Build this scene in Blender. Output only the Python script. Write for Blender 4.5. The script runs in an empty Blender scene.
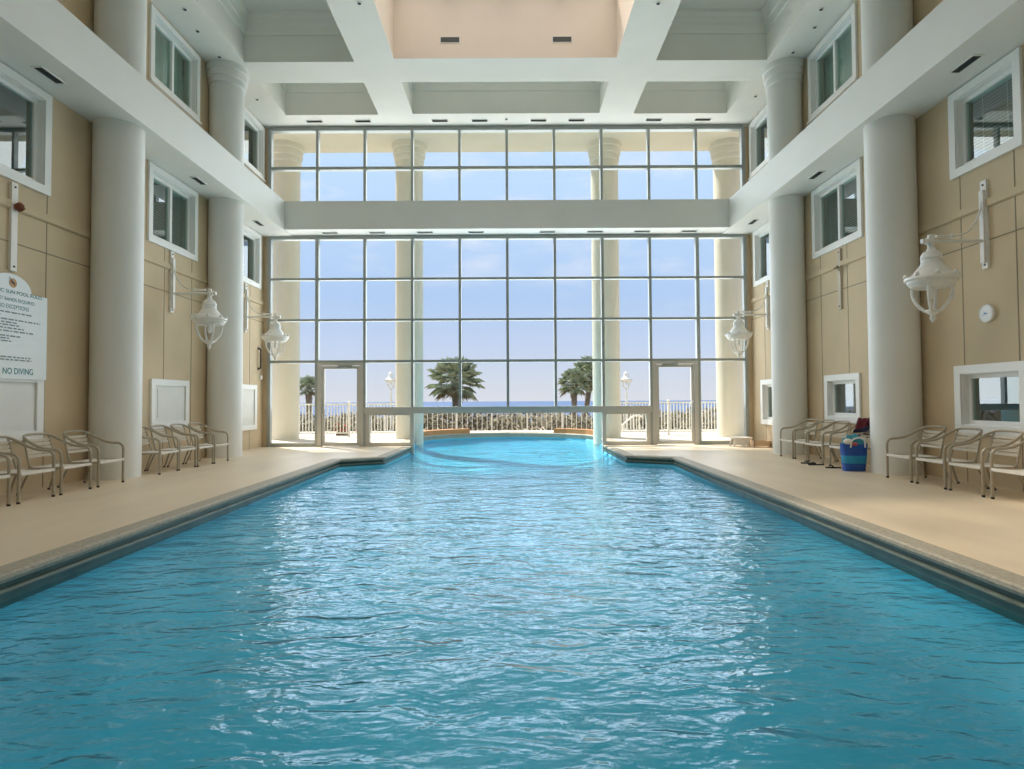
import bpy, bmesh, math, random
from mathutils import Vector, Matrix
random.seed(7)
PI = math.pi
sc = bpy.context.scene
col = sc.collection

# ------------------------------------------------------------------ camera
F = 600.0
cam_d = bpy.data.cameras.new('camera')
cam = bpy.data.objects.new('camera', cam_d)
col.objects.link(cam)
cam_d.sensor_fit = 'HORIZONTAL'
cam_d.sensor_width = 36.0
cam_d.lens = 36.0 * F / 1024.0
cam_d.clip_end = 40000
VPX, VPY, ROLL = 511.0, 401.2, -0.0055
v = Vector(((VPX - 512) / F, (384.5 - VPY) / F, 1.0)).normalized()
r = Vector((1, -ROLL, 0.0)); r = (r - v * r.dot(v)).normalized()
u = Vector((v.y * r.z - v.z * r.y, v.z * r.x - v.x * r.z, v.x * r.y - v.y * r.x))
if u.y < 0: u = -u
# columns of R: the camera's own right, up and back axes in world space
right = Vector((r.x, v.x, u.x)); up = Vector((r.y, v.y, u.y)); fwd = Vector((r.z, v.z, u.z))
R = Matrix((right, up, -fwd)).transposed()
cam.matrix_world = Matrix.Translation((0.08, 0, 1.2)) @ R.to_4x4()
sc.camera = cam

# ------------------------------------------------------------------ colour management
sc.view_settings.view_transform = 'Standard'
sc.view_settings.look = 'None'
sc.view_settings.gamma = 1.0
sc.view_settings.use_curve_mapping = False
sc.view_settings.exposure = 0.14
sc.cycles.use_denoising = True
sc.cycles.max_bounces = 10
sc.cycles.diffuse_bounces = 6
sc.cycles.transparent_max_bounces = 16
sc.cycles.sample_clamp_indirect = 6.0

# ------------------------------------------------------------------ sky
world = bpy.data.worlds.new('world'); sc.world = world
world.use_nodes = True
nt = world.node_tree; nt.nodes.clear()
def N(t, typ, **kw):
    n = t.nodes.new(typ)
    for k, val in kw.items(): setattr(n, k, val)
    return n
tc = N(nt, 'ShaderNodeTexCoord'); sep = N(nt, 'ShaderNodeSeparateXYZ')
nt.links.new(tc.outputs['Generated'], sep.inputs[0])
ramp = N(nt, 'ShaderNodeValToRGB')
els = ramp.color_ramp.elements
els[0].position = 0.0; els[0].color = (.74, .76, .83, 1)
els[1].position = 1.0; els[1].color = (.62, .74, 1.0, 1)
for p, c in ((.03, (.69, .74, .84, 1)), (.09, (.58, .69, .90, 1)), (.17, (.47, .64, .93, 1)), (.35, (.57, .77, 1.05, 1))):
    e = els.new(p); e.color = c
nt.links.new(sep.outputs['Z'], ramp.inputs[0])
mp = N(nt, 'ShaderNodeMapping'); mp.inputs['Scale'].default_value = (2.2, 2.2, 7.0)
nz = N(nt, 'ShaderNodeTexNoise'); nz.inputs['Scale'].default_value = 2.3; nz.inputs['Detail'].default_value = 6; nz.inputs['Roughness'].default_value = .55
nt.links.new(tc.outputs['Generated'], mp.inputs[0]); nt.links.new(mp.outputs[0], nz.inputs['Vector'])
cr = N(nt, 'ShaderNodeValToRGB'); cr.color_ramp.elements[0].position = .52; cr.color_ramp.elements[1].position = .75
nt.links.new(nz.outputs['Fac'], cr.inputs[0])
band = N(nt, 'ShaderNodeMapRange'); band.inputs['From Min'].default_value = .12; band.inputs['From Max'].default_value = .27
nt.links.new(sep.outputs['Z'], band.inputs['Value'])
mul = N(nt, 'ShaderNodeMath', operation='MULTIPLY'); nt.links.new(cr.outputs[0], mul.inputs[0]); nt.links.new(band.outputs[0], mul.inputs[1])
mul2 = N(nt, 'ShaderNodeMath', operation='MULTIPLY'); nt.links.new(mul.outputs[0], mul2.inputs[0]); mul2.inputs[1].default_value = .75
mix = N(nt, 'ShaderNodeMix', data_type='RGBA'); nt.links.new(mul2.outputs[0], mix.inputs['Factor'])
nt.links.new(ramp.outputs[0], mix.inputs['A']); mix.inputs['B'].default_value = (.95, .95, 1.0, 1)
bg = N(nt, 'ShaderNodeBackground'); bg.inputs['Strength'].default_value = 0.91
nt.links.new(mix.outputs['Result'], bg.inputs['Color'])
nt.links.new(bg.outputs[0], N(nt, 'ShaderNodeOutputWorld').inputs['Surface'])

# ------------------------------------------------------------------ sun and daylight
def lamp(name, kind, loc, direction, **kw):
    d = bpy.data.lights.new(name, kind)
    for k, val in kw.items(): setattr(d, k, val)
    o = bpy.data.objects.new(name, d); col.objects.link(o)
    o.location = loc
    o.rotation_euler = Vector(direction).to_track_quat('-Z', 'Y').to_euler()
    return o
lamp('sun', 'SUN', (-10, 30, 30), (.92, -1.0, -1.75), energy=7.5, angle=math.radians(3.5), color=(1, .93, .82))
lamp('skylight_daylight', 'AREA', (0, 8.4, 10.28), (0, 0, -1), shape='RECTANGLE', size=4.8, size_y=9.0, spread=math.radians(125), energy=900, color=(1, .97, .93))
lamp('glass_wall_daylight', 'AREA', (0, 16.75, 3.3), (0, -1, 0), shape='RECTANGLE', size=12.6, size_y=4.6, energy=400, color=(.92, .97, 1.0))
lamp('top_glass_daylight', 'AREA', (0, 16.75, 7.6), (0, -1, 0), shape='RECTANGLE', size=12.6, size_y=2.0, energy=165, color=(.92, .97, 1.0))

# ------------------------------------------------------------------ materials
MATS = {}
def pmat(name, color, rough=.5, metal=0.0, noise=0.0, nscale=4.0, bump=0.0, bscale=40.0, spec=.5, stretch=(1, 1, 1)):
    m = bpy.data.materials.new(name); m.use_nodes = True
    t = m.node_tree; b = t.nodes['Principled BSDF']
    b.inputs['Base Color'].default_value = (*color, 1); b.inputs['Roughness'].default_value = rough
    b.inputs['Metallic'].default_value = metal; b.inputs['Specular IOR Level'].default_value = spec
    if noise or bump:
        g = N(t, 'ShaderNodeNewGeometry'); mpp = N(t, 'ShaderNodeMapping'); mpp.inputs['Scale'].default_value = stretch
        t.links.new(g.outputs['Position'], mpp.inputs[0])
    if noise:
        n = N(t, 'ShaderNodeTexNoise'); n.inputs['Scale'].default_value = nscale; n.inputs['Detail'].default_value = 5
        t.links.new(mpp.outputs[0], n.inputs['Vector'])
        rr = N(t, 'ShaderNodeValToRGB')
        rr.color_ramp.elements[0].position = .3; rr.color_ramp.elements[1].position = .7
        rr.color_ramp.elements[0].color = (*[c * (1 - noise) for c in color], 1)
        rr.color_ramp.elements[1].color = (*[min(1, c * (1 + noise)) for c in color], 1)
        t.links.new(n.outputs['Fac'], rr.inputs[0]); t.links.new(rr.outputs[0], b.inputs['Base Color'])
    if bump:
        n2 = N(t, 'ShaderNodeTexNoise'); n2.inputs['Scale'].default_value = bscale; n2.inputs['Detail'].default_value = 3
        t.links.new(mpp.outputs[0], n2.inputs['Vector'])
        bb = N(t, 'ShaderNodeBump'); bb.inputs['Strength'].default_value = bump; bb.inputs['Distance'].default_value = .02
        t.links.new(n2.outputs['Fac'], bb.inputs['Height']); t.links.new(bb.outputs[0], b.inputs['Normal'])
    MATS[name] = m
    return m
M_white = pmat('white_paint', (.80, .80, .75), .55, noise=.02, nscale=1.5, bump=.05, bscale=60)
M_beam = pmat('balcony_paint', (.78, .79, .76), .5, noise=.02, nscale=1.2)
M_cream = pmat('exterior_cream_paint', (.68, .655, .55), .6, noise=.03, nscale=1.2, bump=.05, bscale=40)
M_col = pmat('column_paint', (.76, .77, .74), .45, noise=.025, nscale=1.1, bump=.04, bscale=30)
M_tan = pmat('tan_stucco', (.60, .48, .315), .7, noise=.06, nscale=1.3, bump=.15, bscale=90)
M_joint = pmat('joint_sealant', (.27, .23, .16), .8, noise=.1)
M_trimw = pmat('white_window_frame', (.84, .85, .83), .4, noise=.01)
M_alu = pmat('aluminium_frame', (.34, .37, .36), .4, .25, noise=.03, nscale=6)
M_door = pmat('door_frame', (.55, .54, .50), .4, .2, noise=.03, nscale=6)
M_deck = pmat('pool_deck_concrete', (.69, .575, .42), .42, noise=.09, nscale=1.4, bump=.12, bscale=60, stretch=(1, .35, 1))
M_deckout = pmat('terrace_concrete', (.66, .59, .49), .7, noise=.06, nscale=1.2)
M_coping = pmat('coping_stone', (.36, .33, .26), .6, noise=.18, nscale=25, bump=.3, bscale=60)
M_gutter = pmat('gutter_tile', (.055, .12, .11), .3, noise=.25, nscale=5)
M_lip = pmat('gutter_lip', (.17, .21, .17), .4, noise=.2, nscale=6)
M_basin = pmat('pool_plaster', (.085, .46, .66), .6, noise=.12, nscale=.9)
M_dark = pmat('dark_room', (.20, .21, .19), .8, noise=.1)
M_blind = pmat('blind_slats', (.62, .66, .62), .5, noise=.03)
M_curtain = pmat('curtain_fabric', (.52, .58, .53), .8, noise=.12, nscale=3, stretch=(1, 6, .2))
M_board = pmat('white_board', (.74, .75, .72), .5, noise=.03, nscale=2)
M_well = pmat('skylight_well_paint', (.86, .75, .64), .6, noise=.02, nscale=2)
M_chair = pmat('taupe_tube', (.40, .355, .275), .38, .15, noise=.06, nscale=8)
M_strap = pmat('vinyl_strap', (.58, .53, .43), .5, noise=.05, nscale=10)
M_strapw = pmat('seat_strap', (.70, .67, .60), .5, noise=.05, nscale=10)
M_lan = pmat('white_enamel', (.78, .78, .75), .35, noise=.06, nscale=12)
M_brk = pmat('tan_bracket', (.55, .48, .37), .5, noise=.06)
M_grille = pmat('grille_dark', (.07, .075, .07), .6, noise=.1)
M_blk = pmat('black_metal', (.03, .03, .03), .4, noise=.1)
M_rust = pmat('rust', (.20, .06, .03), .8, noise=.3, nscale=20)
M_sign = pmat('sign_white', (.74, .80, .82), .35, noise=.01)
M_teal = pmat('sign_teal', (.02, .22, .24), .5, noise=.03)
M_ink = pmat('sign_ink', (.20, .27, .28), .6, noise=.03)
M_gold = pmat('emblem_gold', (.48, .27, .08), .5, noise=.1)
M_brown = pmat('emblem_brown', (.06, .03, .02), .5, noise=.1)
M_bluebag = pmat('bag_blue', (.015, .09, .42), .6, noise=.15, nscale=9)
M_aqua = pmat('bag_aqua', (.02, .30, .55), .6, noise=.15, nscale=9)
M_red = pmat('red_cloth', (.16, .008, .018), .8, noise=.35, nscale=12, bump=.4, bscale=30)
M_navy = pmat('navy_cloth', (.02, .03, .08), .8, noise=.3, nscale=12)
M_rope = pmat('bag_rope', (.75, .75, .78), .6, noise=.05)
M_towel = pmat('aqua_towel', (.05, .28, .33), .9, noise=.3, nscale=25)
M_pink = pmat('pink_goggle', (.6, .08, .10), .4, noise=.1)
M_rubber = pmat('rubber_black', (.02, .02, .022), .7, noise=.1)
M_plast = pmat('white_plastic', (.80, .77, .72), .4, noise=.03)
M_wood = pmat('pale_wood', (.55, .40, .26), .6, noise=.15, nscale=6, stretch=(1, 8, 8))
M_fence = pmat('fence_white', (.80, .78, .73), .5, noise=.04)
M_trunk = pmat('palm_trunk', (.20, .17, .14), .9, noise=.3, nscale=8, bump=.6, bscale=20)
M_leaf = pmat('palm_leaf', (.38, .43, .29), .55, noise=.4, nscale=1.5)
M_dead = pmat('palm_thatch', (.25, .20, .12), .8, noise=.3, nscale=3)
M_scrub = pmat('dune_leaf', (.19, .165, .095), .8, noise=.4, nscale=1.2)
M_flower = pmat('red_flower', (.45, .04, .05), .7, noise=.2)
M_sand = pmat('sand', (.42, .35, .25), .9, noise=.1, nscale=.8)
M_curb = pmat('terracotta_curb', (.52, .23, .08), .7, noise=.12, nscale=3)
M_sea = pmat('sea', (.085, .14, .26), .6, spec=.2, noise=.2, nscale=.01)
M_face = pmat('clock_face', (.86, .87, .88), .4, noise=.01)
M_clockblue = pmat('clock_print', (.12, .22, .5), .5, noise=.05)
M_bulb = pmat('frosted_bulb', (.8, .8, .78), .3, noise=.02)

def schlick(t, f0, normal=None, power=5.0):
    lw = N(t, 'ShaderNodeLayerWeight'); lw.inputs['Blend'].default_value = .5
    if normal: t.links.new(normal, lw.inputs['Normal'])
    p = N(t, 'ShaderNodeMath', operation='POWER'); t.links.new(lw.outputs['Facing'], p.inputs[0]); p.inputs[1].default_value = power
    m = N(t, 'ShaderNodeMath', operation='MULTIPLY_ADD'); t.links.new(p.outputs[0], m.inputs[0]); m.inputs[1].default_value = 1 - f0; m.inputs[2].default_value = f0
    return m.outputs[0]
def glassmat(name, tint, refl, rough=.0):
    m = bpy.data.materials.new(name); m.use_nodes = True
    t = m.node_tree; t.nodes.clear()
    tr = N(t, 'ShaderNodeBsdfTransparent'); tr.inputs[0].default_value = (*tint, 1)
    gl = N(t, 'ShaderNodeBsdfGlossy'); gl.inputs['Roughness'].default_value = rough; gl.inputs['Color'].default_value = (.9, .95, .95, 1)
    mx = N(t, 'ShaderNodeMixShader'); t.links.new(schlick(t, refl), mx.inputs[0]); t.links.new(tr.outputs[0], mx.inputs[1]); t.links.new(gl.outputs[0], mx.inputs[2])
    t.links.new(mx.outputs[0], N(t, 'ShaderNodeOutputMaterial').inputs['Surface'])
    return m
M_glass = glassmat('clear_glass', (.97, .985, .985), .02)
M_glass2 = glassmat('tinted_glass', (.52, .76, .70), .22)
M_skyl = glassmat('skylight_glass', (.25, .235, .22), .03)

# water: clear turquoise body below a rippled, Fresnel-reflecting skin
def watermat():
    m = bpy.data.materials.new('pool_water'); m.use_nodes = True
    t = m.node_tree; t.nodes.clear()
    g = N(t, 'ShaderNodeNewGeometry')
    def noise(scale, st, detail, dist=0.0, rot=0.0):
        mpn = N(t, 'ShaderNodeMapping'); mpn.inputs['Scale'].default_value = st; mpn.inputs['Rotation'].default_value = (0, 0, rot)
        n = N(t, 'ShaderNodeTexNoise'); n.inputs['Scale'].default_value = scale; n.inputs['Detail'].default_value = detail
        n.inputs['Distortion'].default_value = dist
        t.links.new(g.outputs['Position'], mpn.inputs[0]); t.links.new(mpn.outputs[0], n.inputs['Vector'])
        return n.outputs['Fac']
    a = noise(1.1, (.6, 1.2, 1), 2, .6, .2); b = noise(4.3, (.6, 1.2, 1), 2, .8, -.15); c = noise(12.0, (.7, 1.2, 1), 2, .4, .1)
    def ma(op, x, y):
        n = N(t, 'ShaderNodeMath', operation=op)
        for i, q in enumerate((x, y)):
            if isinstance(q, (int, float)): n.inputs[i].default_value = q
            else: t.links.new(q, n.inputs[i])
        return n.outputs[0]
    h = ma('ADD', ma('ADD', ma('MULTIPLY', a, .055), ma('MULTIPLY', b, .042)), ma('MULTIPLY', c, .014))
    bp = N(t, 'ShaderNodeBump'); bp.inputs['Strength'].default_value = 1.0; bp.inputs['Distance'].default_value = 1.0
    t.links.new(h, bp.inputs['Height'])
    fr = schlick(t, .02, bp.outputs[0], 4.8)
    gl = N(t, 'ShaderNodeBsdfGlossy'); gl.inputs['Roughness'].default_value = .03; gl.inputs['Color'].default_value = (.74, .80, .90, 1)
    t.links.new(bp.outputs[0], gl.inputs['Normal'])
    tr = N(t, 'ShaderNodeBsdfTransparent'); tr.inputs[0].default_value = (.62, .92, .95, 1)
    mx = N(t, 'ShaderNodeMixShader'); t.links.new(fr, mx.inputs[0]); t.links.new(tr.outputs[0], mx.inputs[1]); t.links.new(gl.outputs[0], mx.inputs[2])
    t.links.new(mx.outputs[0], N(t, 'ShaderNodeOutputMaterial').inputs['Surface'])
    return m
M_water = watermat()

# ------------------------------------------------------------------ mesh helpers
def finish(name, bm, mat, parent=None, smooth=False):
    bmesh.ops.recalc_face_normals(bm, faces=bm.faces[:])
    me = bpy.data.meshes.new(name); bm.to_mesh(me); bm.free()
    mats = mat if isinstance(mat, (list, tuple)) else [mat]
    for m in mats: me.materials.append(m)
    if smooth:
        for p in me.polygons: p.use_smooth = True
        me.set_sharp_from_angle(angle=math.radians(40))
    o = bpy.data.objects.new(name, me); col.objects.link(o)
    if parent: o.parent = parent
    return o
def box(bm, x0, x1, y0, y1, z0, z1, mi=0):
    vs = [bm.verts.new((x, y, z)) for z in (z0, z1) for y in (y0, y1) for x in (x0, x1)]
    for f in ((0, 2, 3, 1), (4, 5, 7, 6), (0, 1, 5, 4), (2, 6, 7, 3), (0, 4, 6, 2), (1, 3, 7, 5)):
        fc = bm.faces.new([vs[i] for i in f]); fc.material_index = mi
    return vs
def quad(bm, pts, mi=0):
    f = bm.faces.new([bm.verts.new(p) for p in pts]); f.material_index = mi
def tube(bm, pts, rad, seg=8, caps=True):
    pts = [Vector(p) for p in pts]; rings = []
    rads = rad if isinstance(rad, (list, tuple)) else [rad] * len(pts)
    t0 = (pts[1] - pts[0]).normalized()
    nrm = t0.orthogonal().normalized()
    for i, p in enumerate(pts):
        if i == 0: t = t0
        elif i == len(pts) - 1: t = (pts[i] - pts[i - 1]).normalized()
        else: t = ((pts[i] - pts[i - 1]).normalized() + (pts[i + 1] - pts[i]).normalized()).normalized()
        nrm = (nrm - t * nrm.dot(t)).normalized(); bn = t.cross(nrm)
        rings.append([bm.verts.new(p + (nrm * math.cos(2 * PI * k / seg) + bn * math.sin(2 * PI * k / seg)) * rads[i]) for k in range(seg)])
    for a, b in zip(rings, rings[1:]):
        for k in range(seg): bm.faces.new((a[k], a[(k + 1) % seg], b[(k + 1) % seg], b[k]))
    if caps: bm.faces.new(rings[0][::-1]); bm.faces.new(rings[-1])
def lathe(bm, prof, seg=32, c=(0, 0, 0), caps=True, mi=0):
    rings = [[bm.verts.new((c[0] + rr * math.cos(2 * PI * k / seg), c[1] + rr * math.sin(2 * PI * k / seg), c[2] + z)) for k in range(seg)] for rr, z in prof]
    for a, b in zip(rings, rings[1:]):
        for k in range(seg): bm.faces.new((a[k], a[(k + 1) % seg], b[(k + 1) % seg], b[k])).material_index = mi
    if caps: bm.faces.new(rings[0][::-1]).material_index = mi; bm.faces.new(rings[-1]).material_index = mi
def smoothpath(pts, n=6):
    P = [Vector(p) for p in pts]; P = [P[0] * 2 - P[1]] + P + [P[-1] * 2 - P[-2]]; out = []
    for i in range(1, len(P) - 2):
        for k in range(n):
            t = k / n; a, b, c, d = P[i - 1:i + 3]
            out.append(.5 * ((2 * b) + (c - a) * t + (2 * a - 5 * b + 4 * c - d) * t * t + (3 * b - a - 3 * c + d) * t ** 3))
    out.append(P[-2]); return out
def sweep(bm, poly, prof, closed=False):
    # profile (offset to the left of travel, z) swept along a flat polyline with mitred corners
    n = len(poly); rings = []
    for i in range(n):
        p = Vector(poly[i])
        a = Vector(poly[i - 1]) if (i > 0 or closed) else None
        b = Vector(poly[(i + 1) % n]) if (i < n - 1 or closed) else None
        d1 = (p - a).normalized() if a is not None else (b - p).normalized()
        d2 = (b - p).normalized() if b is not None else d1
        n1 = Vector((-d1.y, d1.x)); n2 = Vector((-d2.y, d2.x)); m = (n1 + n2)
        m = m / max(.3, m.dot(n1))
        rings.append([bm.verts.new((p.x + m.x * o, p.y + m.y * o, z)) for o, z in prof])
    pairs = list(zip(rings, rings[1:])) + ([(rings[-1], rings[0])] if closed else [])
    for a, b in pairs:
        for k in range(len(prof) - 1): bm.faces.new((a[k], b[k], b[k + 1], a[k + 1]))
def NB(): return bmesh.new()
def empty(name, loc=(0, 0, 0), rz=0.0):
    o = bpy.data.objects.new(name, None); col.objects.link(o)
    o.empty_display_size = .1; o.location = loc; o.rotation_euler = (0, 0, rz); return o
def tag(o, label, cat, group=None):
    o['label'] = label; o['category'] = cat
    if group: o['group'] = group
    return o
def struct(o): o['kind'] = 'structure'; return o
KIDS = {}
def dup(o, parent=None, loc=None, rz=None):
    c = o.copy(); col.objects.link(c)
    if parent: c.parent = parent
    if loc is not None: c.location = loc
    if rz is not None: c.rotation_euler = (0, 0, rz)
    for ch in list(o.children): dup(ch, c)
    return c

# ------------------------------------------------------------------ dimensions
W = 6.65; YG = 16.3; ZC = 8.75; B = 5.85; ZB0, ZB1 = 5.72, 6.49; YB = 15.65; YR = -4.0
ZW = -.2
COLX, COLR = 6.33, .365

# ------------------------------------------------------------------ pool outline and floor
left_in = [(-3.52, -2.6), (-3.55, 12.62), (-2.72, 13.12), (-2.66, YG)]
right_in = [(2.62, YG), (2.62, 13.2), (3.52, 12.66), (3.36, 4.0), (3.36, -2.6)]
outer = [(2.95, 17.6), (3.05, 20.4), (2.75, 21.4), (2.1, 22.2), (1.1, 22.7), (0, 22.9), (-1.1, 22.7), (-2.1, 22.2), (-2.75, 21.4), (-3.05, 20.4), (-2.95, 17.6)]
bm = NB()
def ngon(bm, pts, z): bm.faces.new([bm.verts.new((x, y, z)) for x, y in pts])
ngon(bm, [(-8.2, YR), (-3.52, YR)] + left_in + [(-8.2, YG)], 0)
ngon(bm, [(8.2, YG)] + right_in + [(3.36, YR), (8.2, YR)], 0)
ngon(bm, [(-3.52, YR), (3.36, YR), (3.36, -2.6), (-3.52, -2.6)], 0)
struct(finish('floor', bm, M_deck))
bm = NB()
ngon(bm, [(-40, YG), (-2.66, YG)] + outer[::-1][0:6] + [(0, 24.6), (-40, 24.6)], 0)
ngon(bm, [(40, 24.6), (0, 24.6)] + outer[::-1][5:] + [(2.62, YG), (40, YG)], 0)
for a, b in (((-40, 24.6), (40, 24.6)),): quad(bm, [(a[0], a[1], 0), (b[0], b[1], 0), (b[0], b[1], -.5), (a[0], a[1], -.5)])
struct(finish('terrace_ground', bm, M_deckout))
loop = left_in[:] + [(-2.95, 17.6)] + outer[::-1][1:-1] + [(2.95, 17.6)] + right_in   # clockwise seen from above
# basin, water
bm = NB()
def zb(y): return -1.2 + max(0, min(1, (y + 2.6) / 15.22)) * .72
rings = []
for off, f in ((0, .02), (0, .25), (.04, .40), (.14, .58), (.32, .76), (.60, .90), (.95, .98), (1.3, 1.0)):
    ring_ = []
    for i in range(len(loop)):
        p, a, b = Vector(loop[i]), Vector(loop[i - 1]), Vector(loop[(i + 1) % len(loop)])
        d1 = (p - a).normalized(); d2 = (b - p).normalized(); n1 = Vector((d1.y, -d1.x)); n2 = Vector((d2.y, -d2.x)); m = n1 + n2; m = m / max(.5, m.dot(n1))
        q = p + m * off; ring_.append(bm.verts.new((q.x, q.y, zb(p.y) * f if f > .02 else -.02)))
    rings.append(ring_)
for a, b in zip(rings, rings[1:]):
    for i in range(len(loop)):
        j = (i + 1) % len(loop); bm.faces.new((a[i], a[j], b[j], b[i]))
bm.faces.new(rings[-1])
bsn = struct(finish('pool_basin', bm, M_basin))
for p_ in bsn.data.polygons: p_.use_smooth = True
bm = NB(); ngon(bm, loop[::-1], ZW); bmesh.ops.triangulate(bm, faces=bm.faces[:])
wo = finish('pool_water', bm, M_water); struct(wo)
if wo.data.polygons[0].normal.z < 0: wo.data.flip_normals()
# coping and gutter along the inside edges (offset < 0 = towards the water on the left run)
def edge_run(poly, tagname, sgn):
    bm = NB(); sweep(bm, poly, [(sgn * o, z) for o, z in ((-.16, .004), (.03, .006), (.055, -.005), (.06, -.03), (.05, -.055), (-.02, -.06))])
    c = struct(finish(tagname, bm, M_coping))
    bm = NB(); sweep(bm, poly, [(sgn * o, z) for o, z in ((.01, -.055), (.012, -.105), (.04, -.108), (.045, -.135), (.02, -.14), (.012, -.25))])
    for f in bm.faces: f.material_index = 0
    g = finish('gutter', bm, M_gutter, c)
    bm = NB(); sweep(bm, poly, [(sgn * o, z) for o, z in ((.02, -.104), (.047, -.106), (.05, -.122), (.03, -.126))])
    finish('gutter_lip', bm, M_lip, c)
# travelling +Y along the left edge the water lies to the right (offset negative); mirrored on the right run
edge_run(left_in, 'trim_1', -1)
edge_run(right_in, 'trim_2', -1)
bm = NB(); sweep(bm, [(-2.66, YG), (-2.95, 17.6)] + outer[::-1][1:-1] + [(2.95, 17.6), (2.62, YG)], [(.25, .01), (-.03, .012), (-.06, -.03), (-.03, -.06), (-.01, -.25)])
struct(finish('trim_3', bm, M_coping))

# ------------------------------------------------------------------ side walls with window openings
# (Y0, Y1, Z0, Z1, mullion, cover)
wins = {-1: [(7.44, 8.68, 4.22, 5.70, 0, 'none'), (11.05, 12.78, 4.22, 5.70, 1, 'blind'), (14.78, 16.05, 4.24, 5.70, 0, 'none'),
             (11.05, 12.82, 7.25, 8.68, 1, 'curtain'), (14.75, 16.23, 7.25, 8.70, 0, 'none'), (7.4, 8.8, 7.25, 8.68, 0, 'curtain'),
             (7.38, 8.61, .70, 1.62, 0, 'board'), (11.19, 12.49, .72, 1.66, 0, 'board'), (14.56, 15.83, .50, 1.66, 0, 'board')],
        1: [(7.55, 8.81, 4.44, 5.70, 0, 'blindopen'), (11.06, 12.88, 4.23, 5.70, 1, 'blind'), (14.78, 16.03, 4.23, 5.70, 0, 'none'),
            (11.12, 12.93, 7.24, 8.70, 1, 'curtain'), (14.75, 16.18, 7.22, 8.70, 0, 'none'), (7.4, 8.8, 7.25, 8.68, 0, 'curtain'),
            (7.58, 8.83, .70, 1.68, 0, 'none'), (11.24, 12.50, .74, 1.70, 0, 'none'), (14.50, 15.70, .57, 1.72, 0, 'none')]}
wn = [0]
def side_wall(s):
    hs = wins[s]; C = .12
    ys = sorted({YR, YG + .15} | {h[0] + C for h in hs} | {h[1] - C for h in hs})
    zs = sorted({0, 11.0} | {h[2] + C for h in hs} | {h[3] - C for h in hs})
    bm = NB()
    for y0, y1 in zip(ys, ys[1:]):
        for z0, z1 in zip(zs, zs[1:]):
            cy, cz = (y0 + y1) / 2, (z0 + z1) / 2
            if any(h[0] + C < cy < h[1] - C and h[2] + C < cz < h[3] - C for h in hs): continue
            quad(bm, [(s * W, y0, z0), (s * W, y1, z0), (s * W, y1, z1), (s * W, y0, z1)])
    for h in hs:  # reveals
        y0, y1, z0, z1 = h[0] + C, h[1] - C, h[2] + C, h[3] - C; a, b = s * W, s * (W + .25)
        for p, q in (((y0, z0), (y1, z0)), ((y1, z0), (y1, z1)), ((y1, z1), (y0, z1)), ((y0, z1), (y0, z0))):
            quad(bm, [(a, *p), (a, *q), (b, *q), (b, *p)])
    bmesh.ops.remove_doubles(bm, verts=bm.verts[:], dist=.0005)
    struct(finish('wall_left' if s < 0 else 'wall_right', bm, M_tan))
    # joints and belt course
    bm = NB(); xa, xb = s * (W - .004), s * (W + .01)
    for y in (5.8, 6.75, 7.72, 8.66, 9.6, 10.6, 11.62, 12.62, 14.4, 15.45):
        segs = [(0, 3.84), (3.94, 5.72)]
        for h in hs:
            if h[0] < y < h[1]:
                segs = [q for z0, z1 in segs for q in ((z0, min(z1, h[2])), (max(z0, h[3]), z1)) if q[1] - q[0] > .02]
        for z0, z1 in segs: box(bm, min(xa, xb), max(xa, xb), y - .007, y + .007, z0, z1)
    box(bm, min(xa, xb), max(xa, xb), YR, YG, 3.372, 3.388)
    struct(finish('trim_4' if s < 0 else 'trim_5', bm, M_joint))
    bm = NB(); xa = s * (W - .035)
    box(bm, min(xa, s * W), max(xa, s * W), YR, YG, 3.84, 3.94)
    xa = s * (W - .02); box(bm, min(xa, s * W), max(xa, s * W), YR, YG, 3.826, 3.84)
    struct(finish('trim_6' if s < 0 else 'trim_7', bm, M_tan))
    # dark rooms behind
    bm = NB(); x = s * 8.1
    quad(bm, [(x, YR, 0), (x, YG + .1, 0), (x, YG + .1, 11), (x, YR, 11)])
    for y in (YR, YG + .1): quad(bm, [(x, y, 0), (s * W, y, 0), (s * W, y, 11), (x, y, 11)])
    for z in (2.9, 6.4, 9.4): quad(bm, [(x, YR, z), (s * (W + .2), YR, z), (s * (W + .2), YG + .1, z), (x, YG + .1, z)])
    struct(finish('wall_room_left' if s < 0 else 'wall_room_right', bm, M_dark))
    for h in hs: make_window(s, *h)
def sbox(bm, s, a, b, y0, y1, z0, z1):  # a<b: distances into the room-facing side, measured from x=0 outwards
    box(bm, min(s * a, s * b), max(s * a, s * b), y0, y1, z0, z1)
def ring(bm, s, a, b, y0, y1, z0, z1, w):
    sbox(bm, s, a, b, y0, y1, z0, z0 + w); sbox(bm, s, a, b, y0, y1, z1 - w, z1)
    sbox(bm, s, a, b, y0, y0 + w, z0 + w, z1 - w); sbox(bm, s, a, b, y1 - w, y1, z0 + w, z1 - w)
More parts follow.
